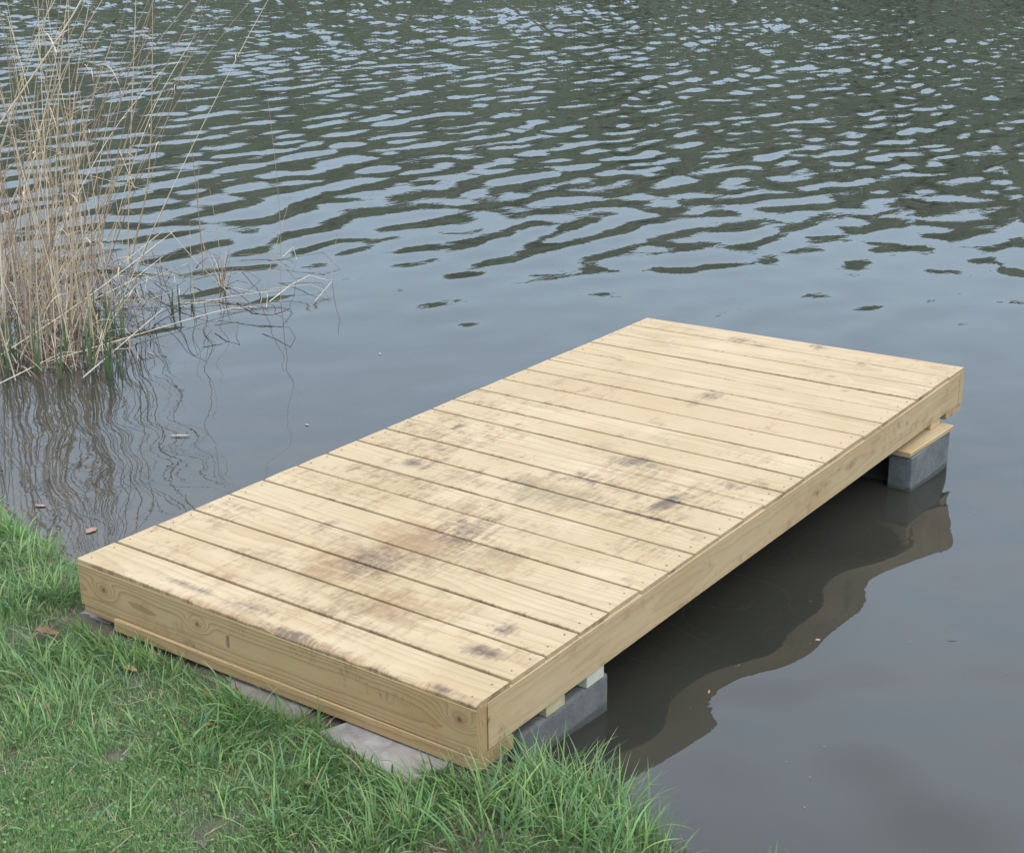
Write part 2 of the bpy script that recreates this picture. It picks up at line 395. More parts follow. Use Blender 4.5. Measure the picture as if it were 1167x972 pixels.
def blob_field(blobs, X, Y):
    f = np.zeros_like(X)
    for (px, py, lx, ly, amp, rot) in blobs:
        c = deck(px, py); ca, sa = math.cos(rot), math.sin(rot)
        u = (X - c[0]) * ca + (Y - c[1]) * sa; v = -(X - c[0]) * sa + (Y - c[1]) * ca
        d2 = (u / (lx * 1.25)) ** 2 + (v / (ly * 1.25)) ** 2
        f = np.maximum(f, amp * np.exp(-d2 * 1.1))
    return f
# (px, py, size across, size along, strength, rotation)
DIRT = [(230, 690, .22, .03, .8, 0), (350, 735, .25, .03, .8, 0), (470, 785, .16, .035, .9, 0), (395, 640, .14, .16, .8, -.1), (440, 690, .15, .10, .75, 0), (330, 690, .14, .06, .5, 0),
        (480, 620, .16, .16, .9, -.1), (520, 590, .14, .16, .6, 0), (600, 610, .14, .1, .45, 0), (560, 640, .12, .12, .5, 0), (640, 560, .2, .12, .5, 0), (700, 590, .12, .05, .5, 0),
        (455, 550, .12, .12, .35, 0), (300, 640, .12, .1, .45, 0), (340, 600, .08, .08, .35, 0), (720, 545, .12, .1, .5, 0), (790, 560, .12, .1, .4, 0), (850, 520, .12, .12, .25, 0), (250, 655, .1, .05, .4, 0),
        (560, 520, .16, .08, .3, 0), (640, 460, .16, .1, .22, 0), (700, 420, .18, .1, .2, 0), (400, 720, .1, .06, .5, 0), (520, 700, .2, .1, .3, 0)]
SOOT = [(215, 668, .10, .016, .75, 0), (285, 692, .08, .022, .8, 0), (330, 722, .08, .022, .85, 0), (365, 742, .06, .02, .75, 0), (440, 768, .07, .012, .7, 0), (510, 786, .05, .015, .6, 0), (425, 640, .08, .08, .75, 0), (370, 600, .03, .07, .4, 0),
        (530, 605, .07, .10, .75, 0), (470, 527, .04, .045, .9, 0), (492, 530, .03, .07, .6, 0), (530, 540, .05, .06, .5, 0), (760, 573, .028, .085, 1.05, -.15), (735, 588, .10, .02, .6, 0), (720, 525, .06, .07, .6, 0), (810, 452, .05, .05, .7, 0),
        (795, 458, .03, .06, .5, 0), (575, 718, .035, .03, .8, 0), (550, 742, .045, .03, .85, 0), (845, 388, .05, .04, .5, 0), (865, 394, .05, .03, .4, 0), (930, 396, .04, .03, .45, 0), (980, 415, .05, .02, .4, 0), (522, 486, .012, .06, .8, -.1), (868, 548, .03, .04, .5, 0),
        (840, 554, .03, .04, .5, 0), (750, 480, .05, .05, .35, 0), (660, 545, .1, .05, .45, 0), (940, 533, .04, .02, .5, 0), (760, 620, .04, .02, .3, 0), (600, 700, .04, .02, .4, 0)]
ALGA = [(615, 565, .11, .07, 1.0, 0), (660, 572, .13, .06, .85, 0), (548, 552, .05, .04, .5, 0), (725, 528, .12, .05, .85, 0), (690, 510, .05, .07, .6, 0), (600, 548, .1, .05, .6, 0), (400, 680, .12, .06, .45, 0), (560, 630, .12, .08, .5, 0), (480, 640, .1, .1, .4, 0), (760, 500, .08, .05, .5, 0), (700, 555, .1, .05, .6, 0), (720, 493, .03, .03, .4, 0)]

def knots_field(kn, u, v):             # (u,v) along / across a board; knots = (u0, v0, radius)
    ring = np.zeros_like(u); k = np.zeros_like(u)
    for (u0, v0, r) in kn:
        d2 = ((u - u0) / (r * 3.6)) ** 2 + ((v - v0) / (r * 1.7)) ** 2
        ring += (4.2 * np.exp(-d2)) * (r / 0.012) ** 0.5
        k = np.maximum(k, np.exp(-(((u - u0) / (r * 1.2)) ** 2 + ((v - v0) / r) ** 2) * 1.3))
    return ring, k

def board(name, p00, p10, p01, p11, z1, thick, mat, parent, nu, seed, kn=(), rngscale=45, edge=0.003, tone=0.0, zoff=0.0, front_wane=False):
    """a deck plank: p00->p10 along its length on the near edge, p01->p11 on the far edge"""
    r_ = np.random.RandomState(seed)
    p00, p10, p01, p11 = map(np.asarray, (p00, p10, p01, p11))
    wd = np.linalg.norm(p01 - p00); ln = np.linalg.norm(p10 - p00)
    e = edge / wd
    tt = np.r_[0, 0, e * 0.3, e, np.linspace(e, 1 - e, 28)[1:-1], 1 - e, 1 - e * 0.3, 1, 1]
    zz = np.r_[-thick, -edge, -edge * 0.35, 0, np.zeros(26), 0, -edge * 0.35, -edge, -thick]
    nt_ = len(tt); ss = np.linspace(0, 1, nu)
    S, T = np.meshgrid(ss, tt, indexing='ij'); Zp = np.repeat(zz[None], nu, 0).copy()
    if front_wane:                     # broken, rounded arris on the first plank
        wv = (0.30 + np.clip(fbm(ss * 26, ss * 0, 90, 6) - 0.33, 0, 1) * 1.5) * smooth(0.10, 0.34, ss) * (0.7 + .6 * vnoise(ss * 6, ss * 0, 5))
        for j in range(2, 9):
            dep = (0.011 * wv) * np.clip(1 - (tt[j] - tt[2]) / (0.10 + 0.06 * wv), 0, 1) ** 1.3
            Zp[:, j] -= dep
        Zp[:, 1] = np.minimum(Zp[:, 1], Zp[:, 2] - 0.001); Zp[:, 1] = np.maximum(Zp[:, 1], -thick + 0.0005)
        Zp[:, 2] = np.maximum(Zp[:, 2], -thick + 0.001)
    P = (p00 * (1 - S[..., None]) + p10 * S[..., None]) * (1 - T[..., None]) + (p01 * (1 - S[..., None]) + p11 * S[..., None]) * T[..., None]
    cup = r_.uniform(-0.0012, 0.0012) * (2 * T - 1) ** 2
    Zf = z1 + zoff + Zp + cup + 0.0008 * (vnoise(S * 5, T * 2 + seed, seed) - 0.5)
    V = np.dstack([P, Zf]).reshape(-1, 3)
    F = [tuple(f) for f in gridfaces(nu, nt_)]
    F += [tuple((i * nt_, (i + 1) * nt_, (i + 1) * nt_ + nt_ - 1, i * nt_ + nt_ - 1)) for i in range(nu - 1)]
    F.append(tuple(range(nt_))); F.append(tuple(reversed(range((nu - 1) * nt_, nu * nt_))))
    u = (S * ln).ravel(); v = (T * wd).ravel()
    rk, kk = knots_field(kn, u, v)
    c = r_.uniform(-0.4, 1.4) * wd
    ring = rngscale * (v - c) ** 2 * r_.uniform(3, 9) + rngscale * 0.1 * np.abs(v - c) + 1.6 * fbm(u * 1.3, v * 4, seed, 3) * 2 + rk + u * r_.uniform(-1.5, 1.5)
    Xd, Yd = V[:, 0], V[:, 1]
    jit = fbm(Xd * 9, Yd * 9, 55, 3) - 0.5
    kk = kk * (0.75 + 0.5 * jit)
    amb = 0.34 * smooth(0.42, 0.70, fbm(Xd * 3.0 + seed * 3.7 % 5 * .12, Yd * 2.0, 12, 3)) * (1 - 0.6 * smooth(1.2, 2.6, Yd)) + 0.07
    amb = amb * r_.uniform(.4, 1.3); gain = r_.uniform(.95, 1.35)
    ed = np.minimum(v, wd - v); amb = np.maximum(amb, 0.55 * np.exp(-ed / 0.006) * smooth(.35, .7, fbm(u * 6, v * 3, seed + 4, 3)))
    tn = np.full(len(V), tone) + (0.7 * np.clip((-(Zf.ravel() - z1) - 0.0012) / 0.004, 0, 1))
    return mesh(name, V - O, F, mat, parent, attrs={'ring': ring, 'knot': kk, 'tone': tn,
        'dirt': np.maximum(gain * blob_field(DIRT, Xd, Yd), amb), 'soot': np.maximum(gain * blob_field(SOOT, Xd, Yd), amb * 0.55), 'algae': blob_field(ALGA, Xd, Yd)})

deckk = {}
def dk(i, px, py, r):
    deckk.setdefault(i, []).append((px, py, r))
for q in [(0, 500, 779, .006), (1, 438, 726, .005), (5, 468, 528, .0), (16, 729, 399, .012), (15, 805, 428, .010), (18, 778, 392, .007), (19, 805, 386, .006), (17, 810, 411, .010), (19, 912, 414, .009), (20, 840, 388, .005), (18, 942, 432, .014),
          (17, 958, 448, .014), (6, 560, 575, .008), (8, 470, 527, .013), (4, 525, 660, .009), (5, 660, 640, .008), (10, 556, 485, .01), (13, 642, 441, .009), (14, 617, 463, .007), (3, 300, 592, .006), (7, 531, 585, .009), (12, 700, 500, .01), (9, 780, 590, .007), (11, 900, 545, .006), (2, 410, 680, .007)]:
    dk(*q)
gaps = [1.6 * max(g, .003) for g in [0.007, 0.006, 0.0065, 0.005, 0.006, 0.0055, 0.005, 0.006, 0.0055, 0.002, 0.005, 0.006, 0.0055, 0.006, 0.0045, 0.0055, 0.0018, 0.005, 0.004, 0.0045]]
DT = 0.024
PL = [A] + dA + [D]; PR = [B] + dB + [C_]
uv_ = (C_ - B) / np.linalg.norm(C_ - B)
ux_ = (B - A) / np.linalg.norm(B - A)
boards = []
for i in range(21):
    g0 = gaps[i - 1] / 2 if i else 0; g1 = gaps[i] / 2 if i < 20 else 0
    end = 0.0012 if i in (0, 20) else [0.001, 0.004, 0.002, 0.006, 0.003][(i * 7) % 5]
    p00 = PL[i] + uv_ * g0; p01 = PL[i + 1] - uv_ * g1
    p10 = PR[i] + uv_ * g0 - ux_ * end; p11 = PR[i + 1] - uv_ * g1 - ux_ * end
    kn = [(rnd.uniform(.05, 1.3), rnd.uniform(.015, .125), rnd.uniform(.003, .0075)) for _ in range(rnd.choice([0, 1, 1, 2]))]
    for (px, py, r) in deckk.get(i, []):
        if r <= 0: continue
        c = deck(px, py)[:2]; L_ = p10 - p00; W_ = p01 - p00
        kn.append((float((c - p00) @ L_ / np.linalg.norm(L_)), float(np.clip((c - p00) @ W_ / np.linalg.norm(W_), 0.008, 0.135)), r))
    tone = [0.0, 0.05, 0.02, 0.0, 0.03, 0.06, 0, 0.04, 0.12, 0.0, 0.0, 0.25, 0.05, 0.32, 0.42, 0.36, 0.20, 0.38, 0.30, 0.18, 0.40][i]
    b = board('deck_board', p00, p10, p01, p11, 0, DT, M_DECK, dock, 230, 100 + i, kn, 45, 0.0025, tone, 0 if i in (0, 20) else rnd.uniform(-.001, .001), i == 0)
    # screws: two at each end and two on the middle joist
    for s in (0.018, 0.982):
        for t in (0.24, 0.77):
            s2 = s + rnd.uniform(-.006, .006); t2 = t + rnd.uniform(-.06, .06)
            c = (p00 * (1 - s2) + p10 * s2) * (1 - t2) + (p01 * (1 - s2) + p11 * s2) * t2
            n = 8; r = 0.0023
            ring_ = [(c[0] + r * math.cos(k * 2 * math.pi / n), c[1] + r * math.sin(k * 2 * math.pi / n)) for k in range(n)]
            V = [(x, y, 0.0016) for x, y in ring_] + [(x, y, -0.004) for x, y in ring_] + [(c[0], c[1], 0.0008)]
            F = [(k, (k + 1) % n, 2 * n) for k in range(n)] + [(k, k + n, (k + 1) % n + n, (k + 1) % n) for k in range(n)]
            mesh('screw', np.array(V) - O, F, M_DARK, b)

def beam(name, P, Q, inward, th, z0, z1, mat, parent, seed=1, kn=(), nu=60, nv=16, rs=40, tone=0.0, origin=O, bev=0.0025, dirtk=0.0, wob=0.0):
    """upright plank: outer face from P to Q between z0 and z1, thickness th towards 'inward'"""
    P = np.asarray(P, float)[:2]; Q = np.asarray(Q, float)[:2]; inward = np.asarray(inward, float); r_ = np.random.RandomState(seed)
    ln = np.linalg.norm(Q - P); h = z1 - z0
    prof = [(th, z0 + bev), (th, z1 - bev), (th - bev, z1), (bev, z1)] + [(0, z1 - bev - (h - 2 * bev) * k / nv) for k in range(nv + 1)] + [(bev, z0), (th - bev, z0)]
    npf = len(prof); V = []; ring = []; U = []; Vv = []
    for i in range(nu):
        t = i / (nu - 1); b = P * (1 - t) + Q * t
        for (d, z) in prof:
            c = b + inward * d; V.append((c[0], c[1], z + wob * (vnoise(t * 3, seed, seed) - .5))); U.append(t * ln); Vv.append(z - z0 + d * 0.7)
    U = np.array(U); Vv = np.array(Vv)
    F = [tuple(f) for f in gridfaces(nu, npf, True)]
    F.append(tuple(range(npf))); F.append(tuple(reversed(range((nu - 1) * npf, nu * npf))))
    rk, kk = knots_field(kn, U, Vv)
    ring = rs * (Vv * 1.5) + 3.0 * fbm(U * 1.1, Vv * 3, seed, 3) + 22 * (Vv - h * 0.75) ** 2 * rs + 0.8 * fbm(U * 6, Vv * 20, seed + 3, 3) + rk
    V = np.array(V)
    dt = 0.35 * smooth(0.5, 0.75, fbm(U * 3, Vv * 10, seed + 9, 3)) + dirtk
    sp_ = 0.25 * smooth(0.55, 0.8, fbm(U * 4, Vv * 14, seed + 19, 3))
    return mesh(name, V - origin, F, mat, parent, attrs={'ring': ring, 'knot': kk, 'tone': np.full(len(V), tone), 'dirt': dt, 'soot': sp_, 'algae': sp_ * 0})
ZT = -0.0135; ZB = -0.14
inF = np.array([-ux_[1], ux_[0]]); inB = -inF
inR = np.array([-uv_[1], uv_[0]]); inL = -inR
def fk(px, py):        # knot on the front plank (dock plane y=0)
    d = DR @ np.array([(px - PW / 2) / FPX, -(py - PH / 2) / FPX, -1.0]); t = (A[1] - DC[1]) / d[1]; q = DC + t * d
    return (np.hypot(*(q[:2] - A)), q[2] - ZB)
def sk(px, py):
    d = DR @ np.array([(px - PW / 2) / FPX, -(py - PH / 2) / FPX, -1.0]); t = (B[0] - 0.012 - DC[0]) / d[0]; q = DC + t * d
    return (q[1] - 0.04, q[2] - ZB)
kf = [(*fk(119, 672), .013), (*fk(227, 710), .011), (*fk(529, 816), .016), (*fk(467, 799), .0025)]
beam('end_board', A - inF * .0013, B - inF * .0013, inF, .038, ZB, ZT, M_FRONT, dock, 21, kf, 340, 30, 46)
ks = [(*sk(553, 818), .008), (*sk(660, 780), .011), (*sk(693, 755), .006), (*sk(742, 718), .006), (*sk(878, 606), .004), (*sk(933, 562), .010), (*sk(1037, 482), .008), (*sk(1090, 436), .004), (*sk(795, 662), .003), (*sk(900, 597), .004)]
P0 = B + uv_ * 0.0440; P1 = C_ - uv_ * 0.0425
sb = beam('side_board', P0, P1, inR, .038, ZB, ZT, M_SIDE, dock, 33, ks, 420, 20, 30, wob=0.003)
beam('end_board', C_ - inB * .0013, D - inB * .0013, inB, .038, ZB, ZT, M_SIDE, dock, 35, (), 80, 12, 40, 0.3)
beam('side_board', D - uv_ * 0.0405, A + uv_ * 0.0405, inL, .038, ZB, ZT, M_SIDE, dock, 36, (), 80, 8)
for fr_ in (0.33, 0.66):
    p = A * (1 - fr_) + B * fr_ + uv_ * 0.042; q = D * (1 - fr_) + C_ * fr_ - uv_ * 0.042
    beam('joist', p, q, inR, .038, ZB, ZT - 0.001, M_SIDE, dock, 37, (), 40, 6)
# bottom plates: one long under the near end, a short offcut at its left, one under the lake end
q0 = A * (1 - 0.105) + B * 0.105; nrm = -inF
beam('bottom_plate', q0 + nrm * 0.012, B + nrm * 0.001, inF, .14, -.178, ZB - 0.001, M_FRONT, dock, 41, [(1.22, .03, .004)], 200, 8, 30, 0.35)
beam('bottom_plate', A + ux_ * 0.006 - nrm * .004, q0 - ux_ * 0.006 - nrm * .004, inF, .13, -.166, ZB - 0.001, M_FRONT, dock, 42, (), 30, 6, 30, 0.1)
beam('bottom_plate', C_ - ux_ * 0.004, D, inB, .14, -.172, ZB - 0.001, M_SIDE, dock, 43, (), 60, 6, 30, 0.25)
# shipping staple tag on the near face
fa = fk(262, 722); fb = fk(264, 736)
tg = A + ux_ * fa[0] - inF * 0.0022
tw = 0.0035
TV = []
for dz in (fa[1] + ZB, fb[1] + ZB):
    for s in (-1, 1):
        for dd in (0.0, 0.0016):
            c = tg + ux_ * s * tw - inF * dd; TV.append((c[0], c[1], dz))
mesh('tag_staple', np.array(TV) - O, [(0, 1, 3, 2), (4, 6, 7, 5), (1, 5, 7, 3), (0, 2, 6, 4), (0, 4, 5, 1), (2, 3, 7, 6)], simple('staple_grey', (.12, .11, .085), (.2, .18, .13), 50), dock)

def cells_block(name, xs_, ys_, z0, z1, holes, mat, M, parent=None, bevel=0.004, subdiv=True):
    """a block extruded from a plan of cells, cores left open"""
    V = []; F = []; idx = {}
    def vi(i, j, k):
        if (i, j, k) not in idx: idx[(i, j, k)] = len(V); V.append((xs_[i], ys_[j], (z0, z1)[k]))
        return idx[(i, j, k)]
    nx, ny = len(xs_) - 1, len(ys_) - 1
    fill = lambda i, j: 0 <= i < nx and 0 <= j < ny and (i, j) not in holes
    for i in range(nx):
        for j in range(ny):
            if not fill(i, j): continue
            F.append((vi(i, j, 1), vi(i + 1, j, 1), vi(i + 1, j + 1, 1), vi(i, j + 1, 1)))
            F.append((vi(i, j, 0), vi(i, j + 1, 0), vi(i + 1, j + 1, 0), vi(i + 1, j, 0)))
            if not fill(i - 1, j): F.append((vi(i, j, 0), vi(i, j, 1), vi(i, j + 1, 1), vi(i, j + 1, 0)))
            if not fill(i + 1, j): F.append((vi(i + 1, j, 0), vi(i + 1, j + 1, 0), vi(i + 1, j + 1, 1), vi(i + 1, j, 1)))
            if not fill(i, j - 1): F.append((vi(i, j, 0), vi(i + 1, j, 0), vi(i + 1, j, 1), vi(i, j, 1)))
            if not fill(i, j + 1): F.append((vi(i, j + 1, 0), vi(i, j + 1, 1), vi(i + 1, j + 1, 1), vi(i + 1, j + 1, 0)))
    V = np.array(V, float); c = V.mean(0); c[2] = z0
    o = mesh(name, V - c, F, mat, parent)
    if bevel:
        md = o.modifiers.new('bevel', 'BEVEL'); md.width = bevel; md.segments = 3; md.limit_method = 'ANGLE'
    o.matrix_world = M @ Matrix.Translation(c.tolist())
    return o
WX_ = B[0] - 0.012
bx_ = lambda xa, xb, ya, yb, za, zb, name, mat, bev=0.002: cells_block(name, [xa, xb], [ya, yb], za, zb, set(), mat, DM, bevel=bev)
xr = 1.388
o = cells_block('concrete_block', [xr - .19, xr - .155, xr - .035, xr], [.185, .22, .365, .40, .54, .577], -.375, -.1795, {(1, 1), (1, 3)}, M_CONC, DM, bevel=0.009)
tag(o, 'grey concrete block under the near right corner of the dock, beside the grass', 'concrete block', 'concrete blocks carrying the dock')
o = bx_(xr - .17, xr + .001, .292, .373, -.1785, -.1415, 'wood_shim', M_SHIM); tag(o, 'small wooden shim on the near block, closer to the grass', 'shim')
o = bx_(xr - .17, xr + .003, .470, .550, -.1785, -.1415, 'wood_shim', simple('bleached_shim', (0.40, 0.40, 0.31), (0.50, 0.49, 0.39), 25, 0.7, 0.2, 0.002)); tag(o, 'small whitish wooden shim on the near block, at the end towards the lake', 'shim')
o = cells_block('concrete_block', [1.322, 1.412], [2.54, 2.895], -.50, -.190, set(), M_CONCD, DM, bevel=0.005)
tag(o, 'dark concrete block in the water under the far right corner of the dock', 'concrete block', 'concrete blocks carrying the dock')
M_SHADEB = concrete('shade_block', (0.018, 0.018, 0.016), (0.035, 0.034, 0.03))  # near-black base colour stands in for deep shade under the deck
o = cells_block('concrete_block', [1.10, 1.315], [2.60, 2.99], -.50, -.190, set(), M_SHADEB, DM, bevel=0.005)  # added block, closes off the bright water seen under the deck
tag(o, 'nearly black concrete block added to darken the gap behind the far support block', 'concrete block', 'concrete blocks carrying the dock')
# plank on the far block
pp = [deck(1037.5, 516.6, -.170), deck(1087, 484.5, -.170)]
def pad_plank():
    a, b = pp[0][:2], pp[1][:2]
    ob = beam('cap_plank', a, b, inR, .105, -.188, -.170, M_SIDE, None, 51, (), 60, 3, 30, 0.05, origin=np.array([1.35, 2.7, -.188]))
    ob.matrix_world = DM @ Matrix.Translation((1.35, 2.7, -.188)); return ob
tag(pad_plank(), 'thin pale wood plank lying on the dark block under the dock', 'plank')
o = bx_(1.32, 1.372, 2.80, 2.885, -.1695, -.1415, 'wood_shim', simple('tan_shim', (0.42, 0.30, 0.16), (0.52, 0.38, 0.22), 25, 0.7, 0.2, 0.002)); tag(o, 'tan wooden shim on the thin plank under the far right corner of the dock', 'shim')

# pavers on the bank under the near end: irregular slabs
def slab(name, pts, z1, th, seed, label):
    pts = np.array([p[:2] for p in pts]); c = pts.mean(0); n = len(pts); P = []
    for i in range(n):                      # densify with slightly chipped edges
        a, b = pts[i], pts[(i + 1) % n]
        for t in np.linspace(0, 1, 14, endpoint=False):
            q = a * (1 - t) + b * t; q = q + (c - q) * (0.0 + 0.02 * float(fbm(q[0] * 40, q[1] * 40, seed, 3))); P.append(q)
    P = np.array(P); m_ = len(P)
    ins = P + (c - P) * 0.015
    V = np.vstack([np.c_[ins, np.full(m_, z1)], np.c_[P, np.full(m_, z1 - .004)], np.c_[P, np.full(m_, z1 - th)]])
    cc = np.array([c[0], c[1], z1 - th])
    F = [tuple(range(m_))] + [(i, i + m_, (i + 1) % m_ + m_, (i + 1) % m_) for i in range(m_)] + [(i + m_, i + 2 * m_, (i + 1) % m_ + 2 * m_, (i + 1) % m_ + m_) for i in range(m_)]
    F[0] = tuple(range(m_))
    ob = mesh(name, V - cc, F, M_PAVER); ob.location = cc; tag(ob, label, 'paver', 'concrete pavers under the near end of the dock'); return ob
def wz(px, py, z): return wat(px, py, z)
SLABS = []
def paver(pa, pb, pc, depth, z, th, seed, label, mat=None):
    a, b, c = wz(*pa, z), wz(*pb, z), wz(*pc, z); v = (c - a) / np.linalg.norm(c - a) * depth; v[2] = 0
    SLABS.append((a[:2], b[:2], (b + v)[:2], (a + v)[:2]))
    o = slab('concrete_paver', [a, b, b + v, a + v], z, th, seed, label)
    if mat: o.data.materials[0] = mat
paver((362, 833), (462, 892), (402, 819), .30, .0855, .045, 3, 'pale concrete paver jutting from under the near face of the dock')
M_PAVD = simple('old_paver', (0.15, 0.13, 0.115), (0.25, 0.22, 0.20), 14, 0.9, 0.6, 0.004, (0.13, 0.12, 0.09))
paver((244, 778), (335, 822), (262, 768), .22, .0800, .04, 4, 'dull brown paver mostly overgrown under the middle of the near face of the dock', M_PAVD)
paver((80, 703), (108, 719), (100, 694), .16, .0800, .04, 5, 'grey paver corner poking out under the left corner of the dock')

# ------------------------------------------------------------------ grass
def blades(px, py, pz, L_, wdt, lean, az_, curl, colr, seg=4):
    n = len(px); k = np.linspace(0, 1, seg + 1)[None, :]
    dx, dy = np.cos(az_), np.sin(az_)
    # arc: angle from vertical grows along the blade
    ang_ = lean[:, None] + curl[:, None] * k
    ds = L_[:, None] / seg
    hx = np.cumsum(np.c_[np.zeros(n), np.sin(ang_[:, :-1]) * ds], 1); hz = np.cumsum(np.c_[np.zeros(n), np.cos(ang_[:, :-1]) * ds], 1)
    cx = px[:, None] + hx * dx[:, None]; cy = py[:, None] + hx * dy[:, None]; cz = pz[:, None] + hz
    wk = wdt[:, None] * (1 - k ** 1.8) * 0.5 + 0.00015
    sx, sy = -dy[:, None] * wk, dx[:, None] * wk
    tw = nrs.uniform(-0.6, 0.6, n)[:, None] * wk
    Va = np.stack([cx - sx, cy - sy, cz - tw], -1); Vb = np.stack([cx + sx, cy + sy, cz + tw], -1)
    V = np.stack([Va, Vb], 2).reshape(-1, 3)
    m_ = 2 * (seg + 1); o_ = np.arange(n)[:, None] * m_ + (2 * np.arange(seg))[None, :]
    F = np.stack([o_, o_ + 1, o_ + 3, o_ + 2], -1).reshape(-1, 4)
    C = np.repeat(colr, m_, 0)
    return V, F, C
PAL = np.array([(0.130, 0.235, 0.072), (0.170, 0.290, 0.085), (0.080, 0.165, 0.062), (0.130, 0.225, 0.098), (0.23, 0.31, 0.095), (0.32, 0.28, 0.13), (0.38, 0.31, 0.20)])
def pick(n, pr):
    i = nrs.choice(len(PAL), n, p=pr); c = PAL[i] * nrs.uniform(0.75, 1.3, (n, 1)) * nrs.uniform(0.92, 1.08, (n, 3)); return c
GV = []; GF = []; GC = []; gb = 0
def addg(*a, **k):
    global gb
    V, F, C = blades(*a, **k); GV.append(V); GF.append(F + gb); GC.append(C); gb += len(V)
def in_slab(x, y):
    m_ = np.zeros(np.shape(x), bool)
    for q in SLABS:
        k = np.ones(np.shape(x), bool)
        for i in range(4):
            a, b = q[i], q[(i + 1) % 4]; k &= (b[0] - a[0]) * (y - a[1]) - (b[1] - a[1]) * (x - a[0]) > 0
        m_ |= k
    return m_
def under_dock(x, y, mrg=0.0): return in_slab(x, y) | (y > -0.03 + mrg) & (x > 0.0 - mrg) & (x < 1.42) & (y < 3)
# bare patches: (px, py, rx, ry)
bare = [(wat(50, 725, .08)[:2], .11), (wat(150, 775, .08)[:2], .09), (wat(235, 950, .1)[:2], .09), (wat(110, 925, .1)[:2], .07), (wat(415, 850, .085)[:2], .075), (wat(380, 838, .085)[:2], .05), (wat(295, 795, .08)[:2], .06), (wat(60, 640, .05)[:2], .05), (wat(130, 860, .1)[:2], .06)]
def dens(x, y):
    d = 0.35 + 1.1 * smooth(0.35, 0.62, fbm(x * 6, y * 6, 61, 3))
    for c, r in bare: d = d * (1 - 0.95 * np.exp(-((x - c[0]) ** 2 + (y - c[1]) ** 2) / r ** 2 * 1.2))
    return d
CNR = wat(90, 950, .1)[:2]
def corner(x, y): return np.exp(-(((x - CNR[0]) ** 2 + (y - CNR[1]) ** 2) / 0.42 ** 2) ** 2)
def scatter(n, x0=-1.7, x1=2.3, y0=-1.35, y1=0.75, dmin=0.03):
    x = nrs.uniform(x0, x1, n); y = nrs.uniform(y0, y1, n)
    d = shore_d(x, y) + 0.05 * (fbm(x * 9, y * 9, 15, 3) - 0.5)
    # keep to what the photograph's side of the bank can show
    v_ok = (x * 0.6 + y * 0.9 > -1.2 + 0 * x)
    k = (d > dmin) & ~under_dock(x, y) & v_ok & (nrs.rand(n) < dens(x, y))
    return x[k], y[k]
# 1: short fine turf
x, y = scatter(240000); n = len(x); z = ground_z(x, y)
cl = fbm(x * 10, y * 10, 71, 3)
addg(x, y, z - .002, nrs.uniform(.010, .030, n) * (0.6 + cl), nrs.uniform(.0011, .0020, n), nrs.uniform(.05, 1.0, n), nrs.uniform(0, 6.28, n), nrs.uniform(0, .9, n), pick(n, [.24, .22, .2, .18, .08, .04, .04]), seg=2)
x, y = nrs.normal(CNR[0], .33, 90000), nrs.normal(CNR[1], .33, 90000); k = (shore_d(x, y) > .05) & ~under_dock(x, y) & (nrs.rand(len(x)) < dens(x, y)); x, y = x[k], y[k]; n = len(x)
addg(x, y, ground_z(x, y) - .002, nrs.uniform(.008, .024, n), nrs.uniform(.0014, .0026, n), nrs.uniform(.1, 1.2, n), nrs.uniform(0, 6.28, n), nrs.uniform(0, .9, n), pick(n, [.26, .26, .12, .22, .10, .02, .02]), seg=2)
# 2: medium blades in drifts, flowing direction
x, y = scatter(52000); cl = fbm(x * 4 + 3, y * 4, 81, 3); k = nrs.rand(len(x)) < (smooth(0.36, 0.62, cl) + 0.08) * (1 - .9 * corner(x, y)); x, y, cl = x[k], y[k], cl[k]; n = len(x); z = ground_z(x, y)
flow = 6.28 * fbm(x * 2.2, y * 2.2, 91, 2) * 1.6 + nrs.normal(0, .7, n)
addg(x, y, z - .002, nrs.uniform(.04, .095, n), nrs.uniform(.0022, .0042, n), nrs.uniform(.2, 1.0, n), flow, nrs.uniform(.3, 1.3, n), pick(n, [.24, .24, .16, .2, .10, .03, .03]), seg=4)
